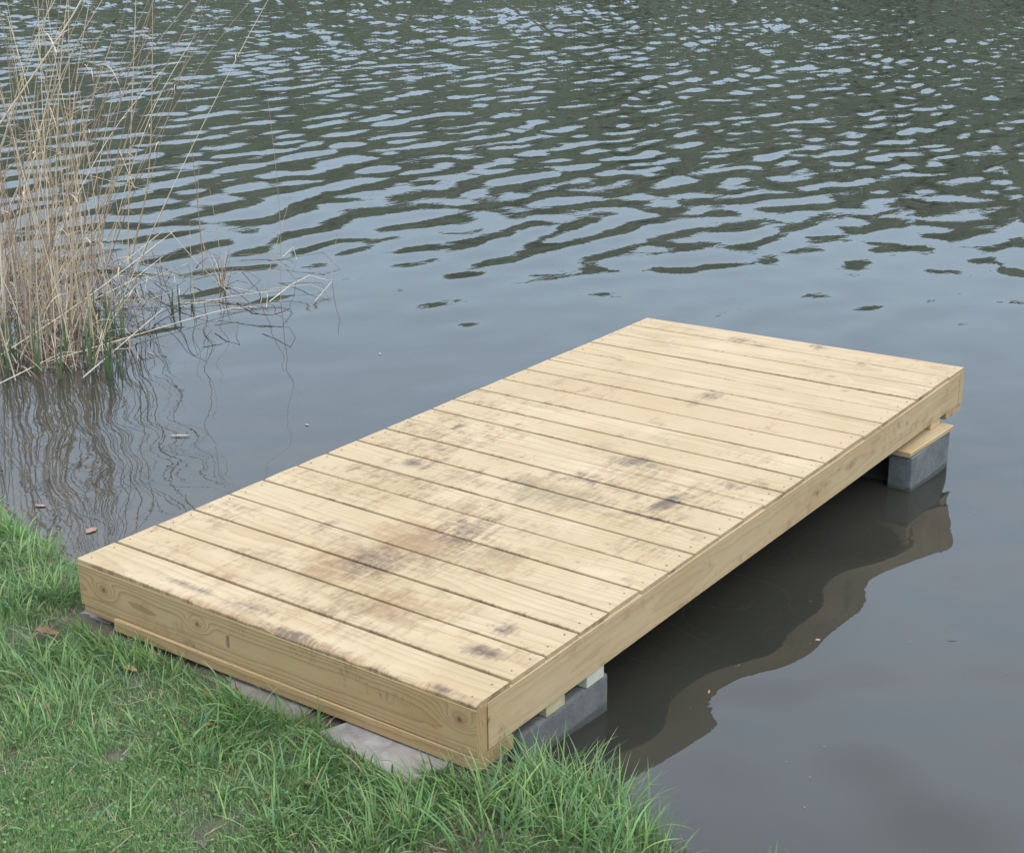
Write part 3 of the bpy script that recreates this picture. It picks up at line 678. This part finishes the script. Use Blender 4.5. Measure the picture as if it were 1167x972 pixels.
# 3: tufts of long lush blades
tufts = []
for _ in range(230):
    px_, py_ = rnd.uniform(0, 800), rnd.uniform(560, 990); c = wat(px_, py_, .085)
    if shore_d(np.array([c[0]]), np.array([c[1]]))[0] < 0.02 or (under_dock(np.array([c[0]]), np.array([c[1]]), 0.0)[0]): continue
    if rnd.random() < 1.2 * float(corner(c[0], c[1])): continue
    if float(dens(np.array([c[0]]), np.array([c[1]]))[0]) < 0.55: continue
    tufts.append((c[0], c[1], rnd.uniform(.4, .8), rnd.randint(14, 34), rnd.uniform(.02, .05)))
for (px_, py_, s, nb, sp_) in [(440, 860, .9, 60, .05), (500, 880, 1.0, 80, .06), (560, 900, 1.1, 90, .07), (610, 890, 1.2, 100, .06), (650, 900, 1.3, 110, .06), (690, 915, 1.15, 90, .06), (720, 935, 1.0, 70, .05), (600, 930, 1.1, 90, .07), (520, 930, 1.0, 90, .07), (470, 920, .9, 80, .06),
                               (300, 820, 1.1, 90, .07), (340, 830, 1.0, 70, .06), (270, 830, .9, 60, .06), (380, 880, 1.0, 80, .06), (330, 900, .9, 70, .06), (160, 740, .9, 60, .05), (190, 760, .9, 60, .06), (120, 730, .8, 50, .05), (40, 680, 1.0, 80, .06), (75, 680, .9, 60, .05), (20, 640, 1.0, 80, .06), (15, 600, .9, 60, .05),
                               (60, 780, .9, 60, .06), (20, 760, .9, 60, .06), (230, 870, .9, 60, .06), (440, 960, 1.0, 80, .07), (560, 965, 1.1, 90, .07), (640, 960, 1.1, 90, .06), (690, 965, 1.0, 70, .06), (740, 965, .8, 60, .05), (300, 950, .8, 50, .06), (10, 700, .9, 60, .05), (260, 790, .8, 50, .05), (90, 800, .7, 40, .05)]:
    c = wat(px_, py_, .075); tufts.append((c[0], c[1], s, nb, sp_))
for (tx, ty, s, nb, sp_) in tufts:
    x = tx + nrs.normal(0, sp_, nb); y = ty + nrs.normal(0, sp_, nb)
    d = shore_d(x, y); k = (d > -0.03) & ~in_slab(x, y) & ~((y > -0.045) & (x > -0.03) & (x < 1.44)); x, y = x[k], y[k]; n = len(x)
    if n == 0: continue
    z = np.maximum(ground_z(x, y), -0.01)
    out = np.arctan2(y - ty, x - tx) + nrs.normal(0, 0.9, n)
    near = (x > -0.05) & (x < 1.45) & (y > -0.22)
    out = np.where(near & (np.sin(out) > 0), -out, out)
    addg(x, y, z - .003, nrs.uniform(.06, .145, n) * s, nrs.uniform(.0030, .0060, n), nrs.uniform(.05, .6, n), out, nrs.uniform(.3, 1.5, n), pick(n, [.29, .27, .15, .19, .08, .01, .01]), seg=6)
# 4: dead straw lying in the sward
x, y = scatter(9000); n = len(x)
addg(x, y, ground_z(x, y) + .006, nrs.uniform(.015, .07, n), nrs.uniform(.0008, .0022, n), nrs.uniform(1.25, 1.6, n), nrs.uniform(0, 6.28, n), nrs.uniform(-.1, .2, n), pick(n, [0, 0, 0, 0, 0, .4, .6]), seg=3)
# 5: a few blades at the water's edge at the bottom right
for (px_, py_) in [(885, 985), (900, 988), (918, 990), (760, 955), (775, 962)]:
    c = wat(px_, py_, .01); n = 12; x = c[0] + nrs.normal(0, .012, n); y = c[1] + nrs.normal(0, .012, n)
    addg(x, y, np.full(n, -.01), nrs.uniform(.03, .07, n), nrs.uniform(.002, .003, n), nrs.uniform(.1, .5, n), nrs.uniform(0, 6.28, n), nrs.uniform(.2, .9, n), pick(n, [.3, .3, .1, .1, .1, .05, .05]), seg=4)
grass = mesh('grass', np.vstack(GV), np.vstack(GF), M_GRASS, smooth_sh=True, attrs={'col': np.vstack(GC)})
tag(grass, 'lush green grass in uneven tufts on the bank around the near end of the dock', 'grass', kind='stuff')
# clover and small round leaves low in the turf
x, y = scatter(24000, dmin=.05); k = (smooth(.48, .62, fbm(x * 3 + 5, y * 3, 23, 3)) + 1.5 * corner(x, y)) > nrs.rand(len(x)); x, y = x[k], y[k]; n = len(x); z = ground_z(x, y) + nrs.uniform(.004, .018, n)
kk_ = 6; th_ = np.arange(kk_) * 2 * np.pi / kk_; rr_ = nrs.uniform(.002, .0045, n)[:, None]
tx_, ty_ = nrs.normal(0, .4, (2, n, 1)); lx = np.cos(th_)[None] * rr_; ly = np.sin(th_)[None] * rr_
V = np.stack([x[:, None] + lx, y[:, None] + ly, z[:, None] + lx * tx_ + ly * ty_], -1).reshape(-1, 3)
clv = mesh('clover', V, (np.arange(n * kk_).reshape(n, kk_)), M_GRASS, attrs={'col': np.repeat(pick(n, [.35, .2, .2, .2, .05, 0, 0]), kk_, 0)})
tag(clv, 'tiny clover leaves low in the turf', 'clover', kind='stuff')

# ------------------------------------------------------------------ reeds
def tube_geo(path, r0, r1, sides=5, node_every=0.0):
    P = np.asarray(path, float); n = len(P)
    T = np.gradient(P, axis=0); T /= np.linalg.norm(T, axis=1)[:, None] + 1e-9
    a = np.cross(T, [0.31, 0.2, 0.93]); nrm_ = np.linalg.norm(a, axis=1)[:, None]; a = np.where(nrm_ < 1e-3, [1, 0, 0], a / (nrm_ + 1e-9)); b = np.cross(T, a)
    r = np.linspace(r0, r1, n)
    th = np.arange(sides) * 2 * np.pi / sides
    V = P[:, None, :] + r[:, None, None] * (np.cos(th)[None, :, None] * a[:, None, :] + np.sin(th)[None, :, None] * b[:, None, :])
    F = [tuple(f) for f in gridfaces(n, sides, True)] + [tuple(range(sides)), tuple(reversed(range((n - 1) * sides, n * sides)))]
    return V.reshape(-1, 3), F
def leaf_geo(p, d, L_, wd, droop, seg=6):
    d = np.asarray(d, float); d /= np.linalg.norm(d); side = np.cross(d, [0, 0, 1]); side /= np.linalg.norm(side) + 1e-9
    V = []; q = np.array(p, float); dd = d.copy()
    for i in range(seg + 1):
        t = i / seg; w_ = wd * (1 - t ** 1.5) * 0.5 + .0002
        V += [q - side * w_, q + side * w_]
        dd = dd + np.array([0, 0, -droop / seg]); dd /= np.linalg.norm(dd); q = q + dd * L_ / seg
    return np.array(V), [(2 * i, 2 * i + 1, 2 * i + 3, 2 * i + 2) for i in range(seg)]
def join_geo(lst):
    V = []; F = []; C = []; b = 0
    for v, f, c in lst:
        V.append(v); F += [tuple(int(i) + b for i in q) for q in f]; C.append(np.repeat(np.array([c]), len(v), 0) * (0.85 + 0.3 * nrs.rand(len(v), 1))); b += len(v)
    return np.vstack(V), F, np.vstack(C)
TAN = [(0.40, 0.31, 0.20), (0.48, 0.39, 0.27), (0.33, 0.24, 0.16), (0.42, 0.32, 0.21), (0.26, 0.18, 0.125), (0.54, 0.46, 0.34)]
def curve_pts(pts, n=5):
    """smooth polyline through points"""
    P = np.asarray(pts, float); out = []
    if len(P) == 2: return np.linspace(P[0], P[1], 6)
    for i in range(len(P) - 1):
        p0 = P[max(i - 1, 0)]; p1 = P[i]; p2 = P[i + 1]; p3 = P[min(i + 2, len(P) - 1)]
        for t in np.linspace(0, 1, n, endpoint=False):
            out.append(0.5 * ((2 * p1) + (-p0 + p2) * t + (2 * p0 - 5 * p1 + 4 * p2 - p3) * t * t + (-p0 + 3 * p1 - 3 * p2 + p3) * t ** 3))
    out.append(P[-1]); return np.array(out)
def reed(path, label, r0=.0026, r1=.0012, col_=None, group=None, leaves=0, plume=False, smoothc=True, name='reed_stalk', cat='reed'):
    P = curve_pts(path) if smoothc else np.vstack([np.linspace(path[i], path[i + 1], 4, endpoint=(i == len(path) - 2)) for i in range(len(path) - 1)])
    c = col_ or rnd.choice(TAN); base_ = P[0].copy(); P = P - base_
    parts = [(*tube_geo(P, r0, r1), c)]
    # node rings
    n = len(P)
    for i in range(1, n - 1, 3):
        v, f = tube_geo([P[i] - (P[i] - P[i - 1]) * 0.02, P[i] + (P[i + 1] - P[i]) * 0.02], r0 * 1.25 * (1 - i / n) + r1 * 1.3 * i / n, r0 * 1.2 * (1 - i / n) + r1 * 1.25 * i / n)
        parts.append((v, f, tuple(np.array(c) * 0.7)))
    V, F, C = join_geo(parts)
    st = mesh(name, V, F, M_REED, smooth_sh=True, attrs={'col': C}); st.location = base_
    tag(st, label, cat, group)
    if leaves:
        for _ in range(leaves):
            i = rnd.randint(max(1, n // 4), n - 2); a = rnd.uniform(0, 6.28)
            v, f = leaf_geo(P[i], (math.cos(a) * .6, math.sin(a) * .6, rnd.uniform(.1, 1.2)), rnd.uniform(.08, .26), rnd.uniform(.004, .008), rnd.uniform(.5, 2.6))
            V, F, C = join_geo([(v, f, rnd.choice(TAN))]); mesh('leaf', V, F, M_REED, st, attrs={'col': C})
    if plume:
        LL = []
        for _ in range(46):
            t = rnd.random(); q = P[-1] * (1 - .12 * t) + P[-2] * .12 * t; a = rnd.uniform(0, 6.28); d = (P[-1] - P[-2]); d = d / np.linalg.norm(d)
            v, f = leaf_geo(q, d + np.array([math.cos(a), math.sin(a), 0]) * .35, rnd.uniform(.03, .07), .0025, .6, 3); LL.append((v, f, (0.30, 0.21, 0.15)))
        V, F, C = join_geo(LL); mesh('plume', V, F, M_REED, st, attrs={'col': C})
    return st
KINDS = {'tall': ('tall dry upright reed stalk reaching up past the picture top in the stand', 'tall upright reeds of the stand'),
         'lean': ('dry reed stalk of the stand leaning strongly to the right', 'reeds leaning right in the stand'),
         'mid': ('middle high dry reed stalk standing in the dense stand at the left', 'middle high reeds of the stand'),
         'short': ('short broken reed stub low among the taller stalks of the stand', 'short broken stubs in the stand'),
         'snap': ('dry reed stalk of the stand snapped over in its upper part', 'snapped reeds of the stand')}
UP = np.array([0, 0, 1.0])
# the stand: upright and leaning stalks
for i in range(232):
    px_ = rnd.choice([rnd.gauss(45, 45), rnd.uniform(-90, 165)]); py_ = rnd.uniform(318, 425) - 0.10 * max(px_, 0) + rnd.uniform(-18, 18)
    if px_ > 150: px_ = rnd.uniform(20, 130)
    b = wat(px_, py_); b[2] = -.06
    tall = rnd.random()
    H_ = rnd.uniform(1.15, 2.0) if tall < .42 else rnd.uniform(.45, 1.15) if tall < .66 else rnd.uniform(.12, .45)
    az_ = rnd.uniform(0, 6.28); ln_ = abs(rnd.gauss(0, .16)) + .02; kd = 'tall' if tall < .42 else 'mid' if tall < .66 else 'short'
    if rnd.random() < .28: az_ = rnd.gauss(0.63, .4); ln_ = rnd.uniform(.25, .6); kd = 'lean' if kd != 'short' else kd     # a share leans to the right
    dvec = np.array([math.cos(az_), math.sin(az_), 0])
    bend = rnd.uniform(-.05, .16)
    p = [b, b + UP * H_ * .35 + dvec * ln_ * H_ * .33, b + UP * H_ * .7 + dvec * (ln_ * .7 + bend * .3) * H_, b + UP * H_ * (1 - .1 * ln_) + dvec * (ln_ + bend) * H_]
    if rnd.random() < .12 and H_ > .6:       # snapped over
        q = p[2]; a2 = rnd.uniform(0, 6.28); p[3] = q + np.array([math.cos(a2), math.sin(a2), -.35]) * H_ * .35
        reed(p, KINDS['snap'][0], rnd.uniform(.0022, .0034), .0013, group=KINDS['snap'][1], leaves=rnd.choice([0, 1]), smoothc=False)
    else:
        reed(p, KINDS[kd][0], rnd.uniform(.0022, .0042), rnd.uniform(.0010, .0018), group=KINDS[kd][1], leaves=rnd.choice([0, 0, 1, 1, 2, 3]))
# single stalks one can point at
def hero(pxs, label, basepx=None, r0=.003, r1=.0013, **k):
    b = wat(*(basepx or pxs[0])); P = [at_depth(px_, py_, b) for px_, py_ in pxs]
    return reed(P, label, r0, r1, **k)
hero([(146, 300), (147, 210), (153, 52), (156, -40)], 'tall upright tan reed stalk, second from the right edge of the stand', (140, 360), .0034, .002)
hero([(150, 287), (168, 210), (173, 110), (174, -40)], 'tall upright tan reed stalk at the right edge of the stand, curving at its foot', (142, 350), .0034, .002)
hero([(-20, 170), (63, 49), (93, 0), (118, -50)], 'thick pale reed stalk leaning right across the top left corner', (-60, 380), .005, .003, col_=(.56, .47, .32))
hero([(-10, 210), (88, 122), (152, 70), (180, 14)], 'long bent reed stalk leaning right with its tip beyond the tall stalks', (-60, 380), .0034, .0016)
hero([(40, 350), (70, 308), (122, 224), (175, 119), (196, 91)], 'reed stalk leaning right with a dark frayed tip over the open water', (30, 375), .0034, .0014)
hero([(87, 14), (105, 60), (121, 140), (130, 215)], 'thin reed stalk arching down to the right with its tip drooping', (60, 380), .002, .001)
hero([(60, 240), (85, 120), (112, 45), (128, 26)], 'reed stalk with a feathery brown seed head at the top of the stand', (50, 370), .0026, .0012, plume=True)
hero([(232, 318), (229, 275), (222, 200), (211, 112)], 'lone upright dry reed stalk in open water right of the stand, the tallest there', (236, 330))
hero([(222, 345), (219, 318), (216, 252)], 'short pale reed stalk in open water left of the lone tall one', (222, 345), .0022, .0012)
hero([(256, 330), (252, 300), (247, 262), (238, 210)], 'thin reed stalk standing by the clump of drowned leaves', (256, 330), .0026, .001)
hero([(233, 285), (226, 240), (227, 185)], 'short side stalk crossing the lone tall reed', (236, 330), .002, .0008)
hero([(320, 345), (319, 250), (312, 170), (304, 105)], 'very thin faint reed stalk, the rightmost upright one far out', (320, 345), .0016, .0007)
hero([(297, 345), (312, 290), (331, 224)], 'thin reed stalk leaning right beside the rightmost upright one', (297, 345), .002, .0008)
hero([(378, 320), (380, 300), (384, 266)], 'short pale broken reed tip at the right end of the fallen stalks', (378, 320), .002, .001)
def floater(pxs, label, z=.012, r0=.003, r1=.0016, smoothc=False, **k):
    P = []
    for q in pxs:
        zz_ = q[2] if len(q) > 2 else z; P.append(wat(q[0], q[1], zz_))
    return reed(P, label, r0, r1, smoothc=smoothc, **k)
PALE = (.55, .49, .38)
floater([(54, 412, .02), (151, 383, .03), (252, 354, .02), (292, 350, .004)], 'long pale fallen reed reaching right from the foot of the stand to open water', smoothc=True, col_=PALE)
floater([(-20, 418, .05), (94, 343, .16), (200, 262, .26)], 'pale fallen reed slanting up from the left picture edge', smoothc=True, col_=PALE)
floater([(-20, 345, .02), (100, 343, .03), (280, 342, .004)], 'pale straight reed lying level on the water', col_=(.48, .40, .28))
floater([(-10, 442, .02), (70, 402, .03), (148, 397, .004)], 'fallen reed lying nearest the bank below the stand', col_=PALE)
floater([(140, 300, .10), (190, 260, .20), (225, 300, .10), (265, 338, .0)], 'snapped reed folded like a roof, with its dark half dipping into the water', col_=(.40, .34, .25))
floater([(307, 344, .0), (331, 325, .05), (353, 314, .09), (378, 321, .05), (355, 348, -.01)], 'broken reed folded twice at the far right of the fallen reeds', col_=PALE)
floater([(100, 345, .02), (150, 320, .06), (186, 292, .12)], 'short pale fallen reed in front of the stand', col_=PALE)
floater([(205, 350, .01), (262, 338, .02), (322, 330, .03)], 'thin pale reed lying between the lone stalks', r0=.002, col_=PALE)
floater([(150, 372, .03), (220, 340, .01), (300, 352, -.01)], 'dark wet reed half sunk among the fallen stalks', col_=(.10, .08, .06))
floater([(270, 345, .0), (287, 352, .012), (310, 350, .02), (330, 352, .0)], 'small dark knot of drowned reed at the right of the fallen stalks', r0=.004, col_=(.12, .09, .07))
floater([(95, 430, .03), (130, 400, .05), (186, 352, .12)], 'pale fallen reed slanting up to the right in front of the green shoots', col_=PALE)
for i in range(44):
    x0 = rnd.uniform(120, 330) if rnd.random() < .6 else rnd.uniform(100, 200); y0 = rnd.uniform(285, 372); a = rnd.gauss(-.15, .5); ln_ = rnd.uniform(20, 75)
    x1, y1 = x0 + ln_ * math.cos(a), y0 + ln_ * math.sin(a) * .5; x2, y2 = x1 + rnd.uniform(-5, 30), y1 + rnd.uniform(8, 30)
    h = rnd.uniform(.01, .07) if rnd.random() < .6 else rnd.uniform(.05, .20)
    floater([(x0, y0, rnd.choice([-.01, .02])), (x1, y1, h), (x2, y2, -.02)], 'short broken reed poking out of the water among the fallen reeds right of the stand', r0=rnd.uniform(.0016, .0028), r1=.001,
            col_=rnd.choice([PALE, (.12, .09, .07), (.30, .23, .16), (.2, .15, .11)]), group='broken reeds in open water right of the stand')
# clump of drowned brown leaves beside the lone stalk
def leafclump():
    b = wat(253, 326); LL = []
    for _ in range(16):
        a = rnd.uniform(0, 6.28); v, f = leaf_geo((rnd.gauss(0, .015), rnd.gauss(0, .015), 0), (math.cos(a) * .35, math.sin(a) * .35, 1), rnd.uniform(.08, .28), .006, rnd.uniform(.1, 1.4)); LL.append((v, f, rnd.choice([(.30, .22, .15), (.22, .16, .11), (.4, .32, .22)])))
    V, F, C = join_geo(LL); o = mesh('reed_tuft', V, F, M_REED, attrs={'col': C}); o.location = b; tag(o, 'small tuft of brown withered reed leaves standing alone in the water', 'reed tuft')
leafclump()
# green shoots
def shoot(px_, py_, H_, label, group=None):
    b = wat(px_, py_); b[2] = -.03; LL = []
    g = rnd.choice([(.085, .135, .065), (.11, .16, .075), (.07, .115, .07)])
    a = rnd.uniform(0, 6.28)
    for j in range(rnd.choice([2, 3, 3, 4])):
        aa = a + rnd.uniform(-.8, .8) + j * 2.2
        v, f = leaf_geo((0, 0, 0), (math.cos(aa) * rnd.uniform(.03, .2), math.sin(aa) * rnd.uniform(.03, .2), 1), H_ * rnd.uniform(.65, 1.05), rnd.uniform(.008, .014), rnd.uniform(.0, .35), 7); LL.append((v, f, g))
    V, F, C = join_geo(LL); o = mesh('green_shoot', V, F, M_SHOOT, attrs={'col': C}); o.location = b; tag(o, label, 'reed shoot', group)
SL = 'fresh green reed shoot growing among the dry stalks'
for i in range(34):
    px_ = rnd.choice([rnd.gauss(8, 9), rnd.gauss(40, 9), rnd.gauss(108, 10), rnd.gauss(118, 10), rnd.uniform(-20, 140)]); shoot(px_, rnd.uniform(385, 432), rnd.uniform(.18, .42), SL, 'green shoots in the reed stand')
shoot(58, 345, .36, 'broad dark green reed shoot, the tallest one, in the middle of the stand')
for q in [(196, 352, .16), (205, 352, .2), (219, 352, .12)]: shoot(*q, 'thin green shoot in open water between the fallen reeds', 'green shoots right of the stand')
# matted litter of broken stems and leaves round the feet of the reeds
LL = []
for i in range(1000):
    px_ = rnd.gauss(35, 60) if rnd.random() < .8 else rnd.uniform(-90, 190); py_ = rnd.uniform(300, 428) - .1 * max(px_, 0)
    if px_ > 200: continue
    b = wat(px_, py_, rnd.uniform(-.01, .02)); a = rnd.uniform(0, 6.28); up = abs(rnd.gauss(0, .9)) + (.8 if rnd.random() < .6 else 0)
    v, f = leaf_geo(b, (math.cos(a), math.sin(a), up), rnd.uniform(.06, .42), rnd.uniform(.0025, .0065), rnd.uniform(.2, 1.8), 4); LL.append((v, f, rnd.choice([TAN[2], TAN[4], TAN[0], (.20, .14, .11), (.25, .18, .15), (.13, .095, .08), (.10, .075, .06)])))
V, F, C = join_geo(LL)
o = mesh('reed_litter', V, F, M_REED, attrs={'col': C}); tag(o, 'matted brown litter of broken reed leaves round the feet of the stand', 'reed litter', kind='stuff')

# ------------------------------------------------------------------ leaves, twigs and flecks
def dleaf(p, L_, Wd, yaw, c, label, curl=.3, name='dead_leaf', cat='leaf', tilt=0.0):
    nu, nv = 9, 5; V = []
    for i in range(nu):
        t = i / (nu - 1); w_ = Wd * math.sin(math.pi * min(max(t, .03), .97)) ** .7 * (1 + .25 * math.sin(t * 17))
        for j in range(nv):
            s = (j / (nv - 1) - .5) * 2
            x_ = (t - .5) * L_; y_ = s * w_ / 2; z_ = curl * Wd * (s * s * .5 + .3 * math.sin(t * 5)) + tilt * x_
            V.append((x_ * math.cos(yaw) - y_ * math.sin(yaw), x_ * math.sin(yaw) + y_ * math.cos(yaw), z_))
    V = np.array(V); C = np.repeat(np.array([c]), len(V), 0) * (0.7 + .6 * nrs.rand(len(V), 1))
    F = [tuple(f) for f in gridfaces(nu, nv)]
    o = mesh(name, V, F, M_DLEAF, smooth_sh=True, attrs={'col': C}); o.location = tuple(p); md = o.modifiers.new('thickness', 'SOLIDIFY'); md.thickness = .0006
    tag(o, label, cat); return o
def gp(px_, py_, dz=.004):
    p = wat(px_, py_, .085)
    for _ in range(4): p = wat(px_, py_, float(ground_z(p[0], p[1])) + dz)
    return p
dleaf(gp(52, 722, .02), .075, .035, .5, (.16, .085, .05), 'curled dark brown dead leaf in the grass left of the dock', .5)
dleaf(gp(38, 728, .014), .045, .022, 2.0, (.20, .12, .075), 'small brown dead leaf left of the curled one', .5)
dleaf(gp(238, 826, .02), .03, .016, 1.2, (.34, .20, .09), 'small orange brown leaf near the twig in the grass', .4)
dleaf(gp(354, 893, .02), .03, .012, .3, (.30, .17, .11), 'thin reddish dead leaf at the foot of the grass tufts', .3)
dleaf(gp(148, 762, .014), .05, .02, .1, (.26, .17, .07), 'yellow brown dead leaf on the bare patch before the dock', .3)
dleaf(gp(705, 952, .012), .035, .014, .9, (.14, .09, .06), 'dark brown leaf at the foot of the rightmost grass tufts', .3)
dleaf(gp(232, 962, .012), .03, .014, 2.4, (.12, .08, .06), 'dark scrap of leaf on the bare soil at the bottom edge', .3)
for (px_, py_, L_, W_, yw, c, lb) in [(205, 496, .075, .012, .7, (.40, .34, .27), 'pale narrow leaf floating between the reeds and the dock'), (104, 604, .055, .035, 1.9, (.26, .17, .12), 'pinkish brown leaf in the shallow water beside the dock corner'),
                                      (46, 576, .040, .024, .4, (.24, .16, .12), 'small brown leaf in the shallow water near the bank'), (808, 788, .022, .006, 2.0, (.36, .15, .06), 'tiny orange leaf afloat by the mirrored edge of the dock'),
                                      (838, 760, .014, .005, .5, (.35, .30, .22), 'tiny pale fleck of leaf afloat right of the dock'), (433, 403, .035, .004, 2.5, (.5, .47, .42), 'tiny pale straw afloat on the open water above the dock'),
                                      (1085, 728, .03, .003, .65, (.12, .1, .08), 'thin dark straw afloat on the water at the right'), (350, 484, .02, .012, .1, (.28, .28, .27), 'tiny pale fluff afloat left of the dock'),
                                      (932, 729, .016, .012, 1.0, (.28, .2, .16), 'tiny brown bud scale afloat in the grey water'), (842, 758, .012, .005, 1.6, (.10, .09, .08), 'tiny dark seed afloat by the mirrored edge of the dock')]:
    dleaf(wat(px_, py_, .0035), L_, W_, yw, c, lb, .06, 'floating_leaf')
tw_ = reed([gp(190, 808, .012), gp(214, 826, .02), gp(238, 842, .012)], 'brown dead twig lying in the grass before the dock', .0022, .0012, col_=(.16, .10, .06), name='twig', cat='twig', smoothc=True)
dleaf(wat(456, 330, .004), .03, .012, .5, (.05, .045, .04), 'small dark bit of debris afloat above the dock', .1, 'floating_leaf')
LL = []
for i in range(32):
    p = wat(rnd.uniform(640, 1160), rnd.uniform(560, 970), .003)
    if shore_d(np.array([p[0]]), np.array([p[1]]))[0] > -.15 or (p[0] < 1.45): continue
    a = rnd.uniform(0, 6.28); v, f = leaf_geo(p, (math.cos(a), math.sin(a), 0.0), rnd.uniform(.002, .007), .0018, 0, 2); LL.append((v, f, rnd.choice([(.26, .26, .25), (.2, .15, .11)])))
V, F, C = join_geo(LL); o = mesh('pollen_flecks', V, F, M_DLEAF, attrs={'col': C}); tag(o, 'fine pale flecks scattered on the water right of the dock', 'flecks', kind='stuff')
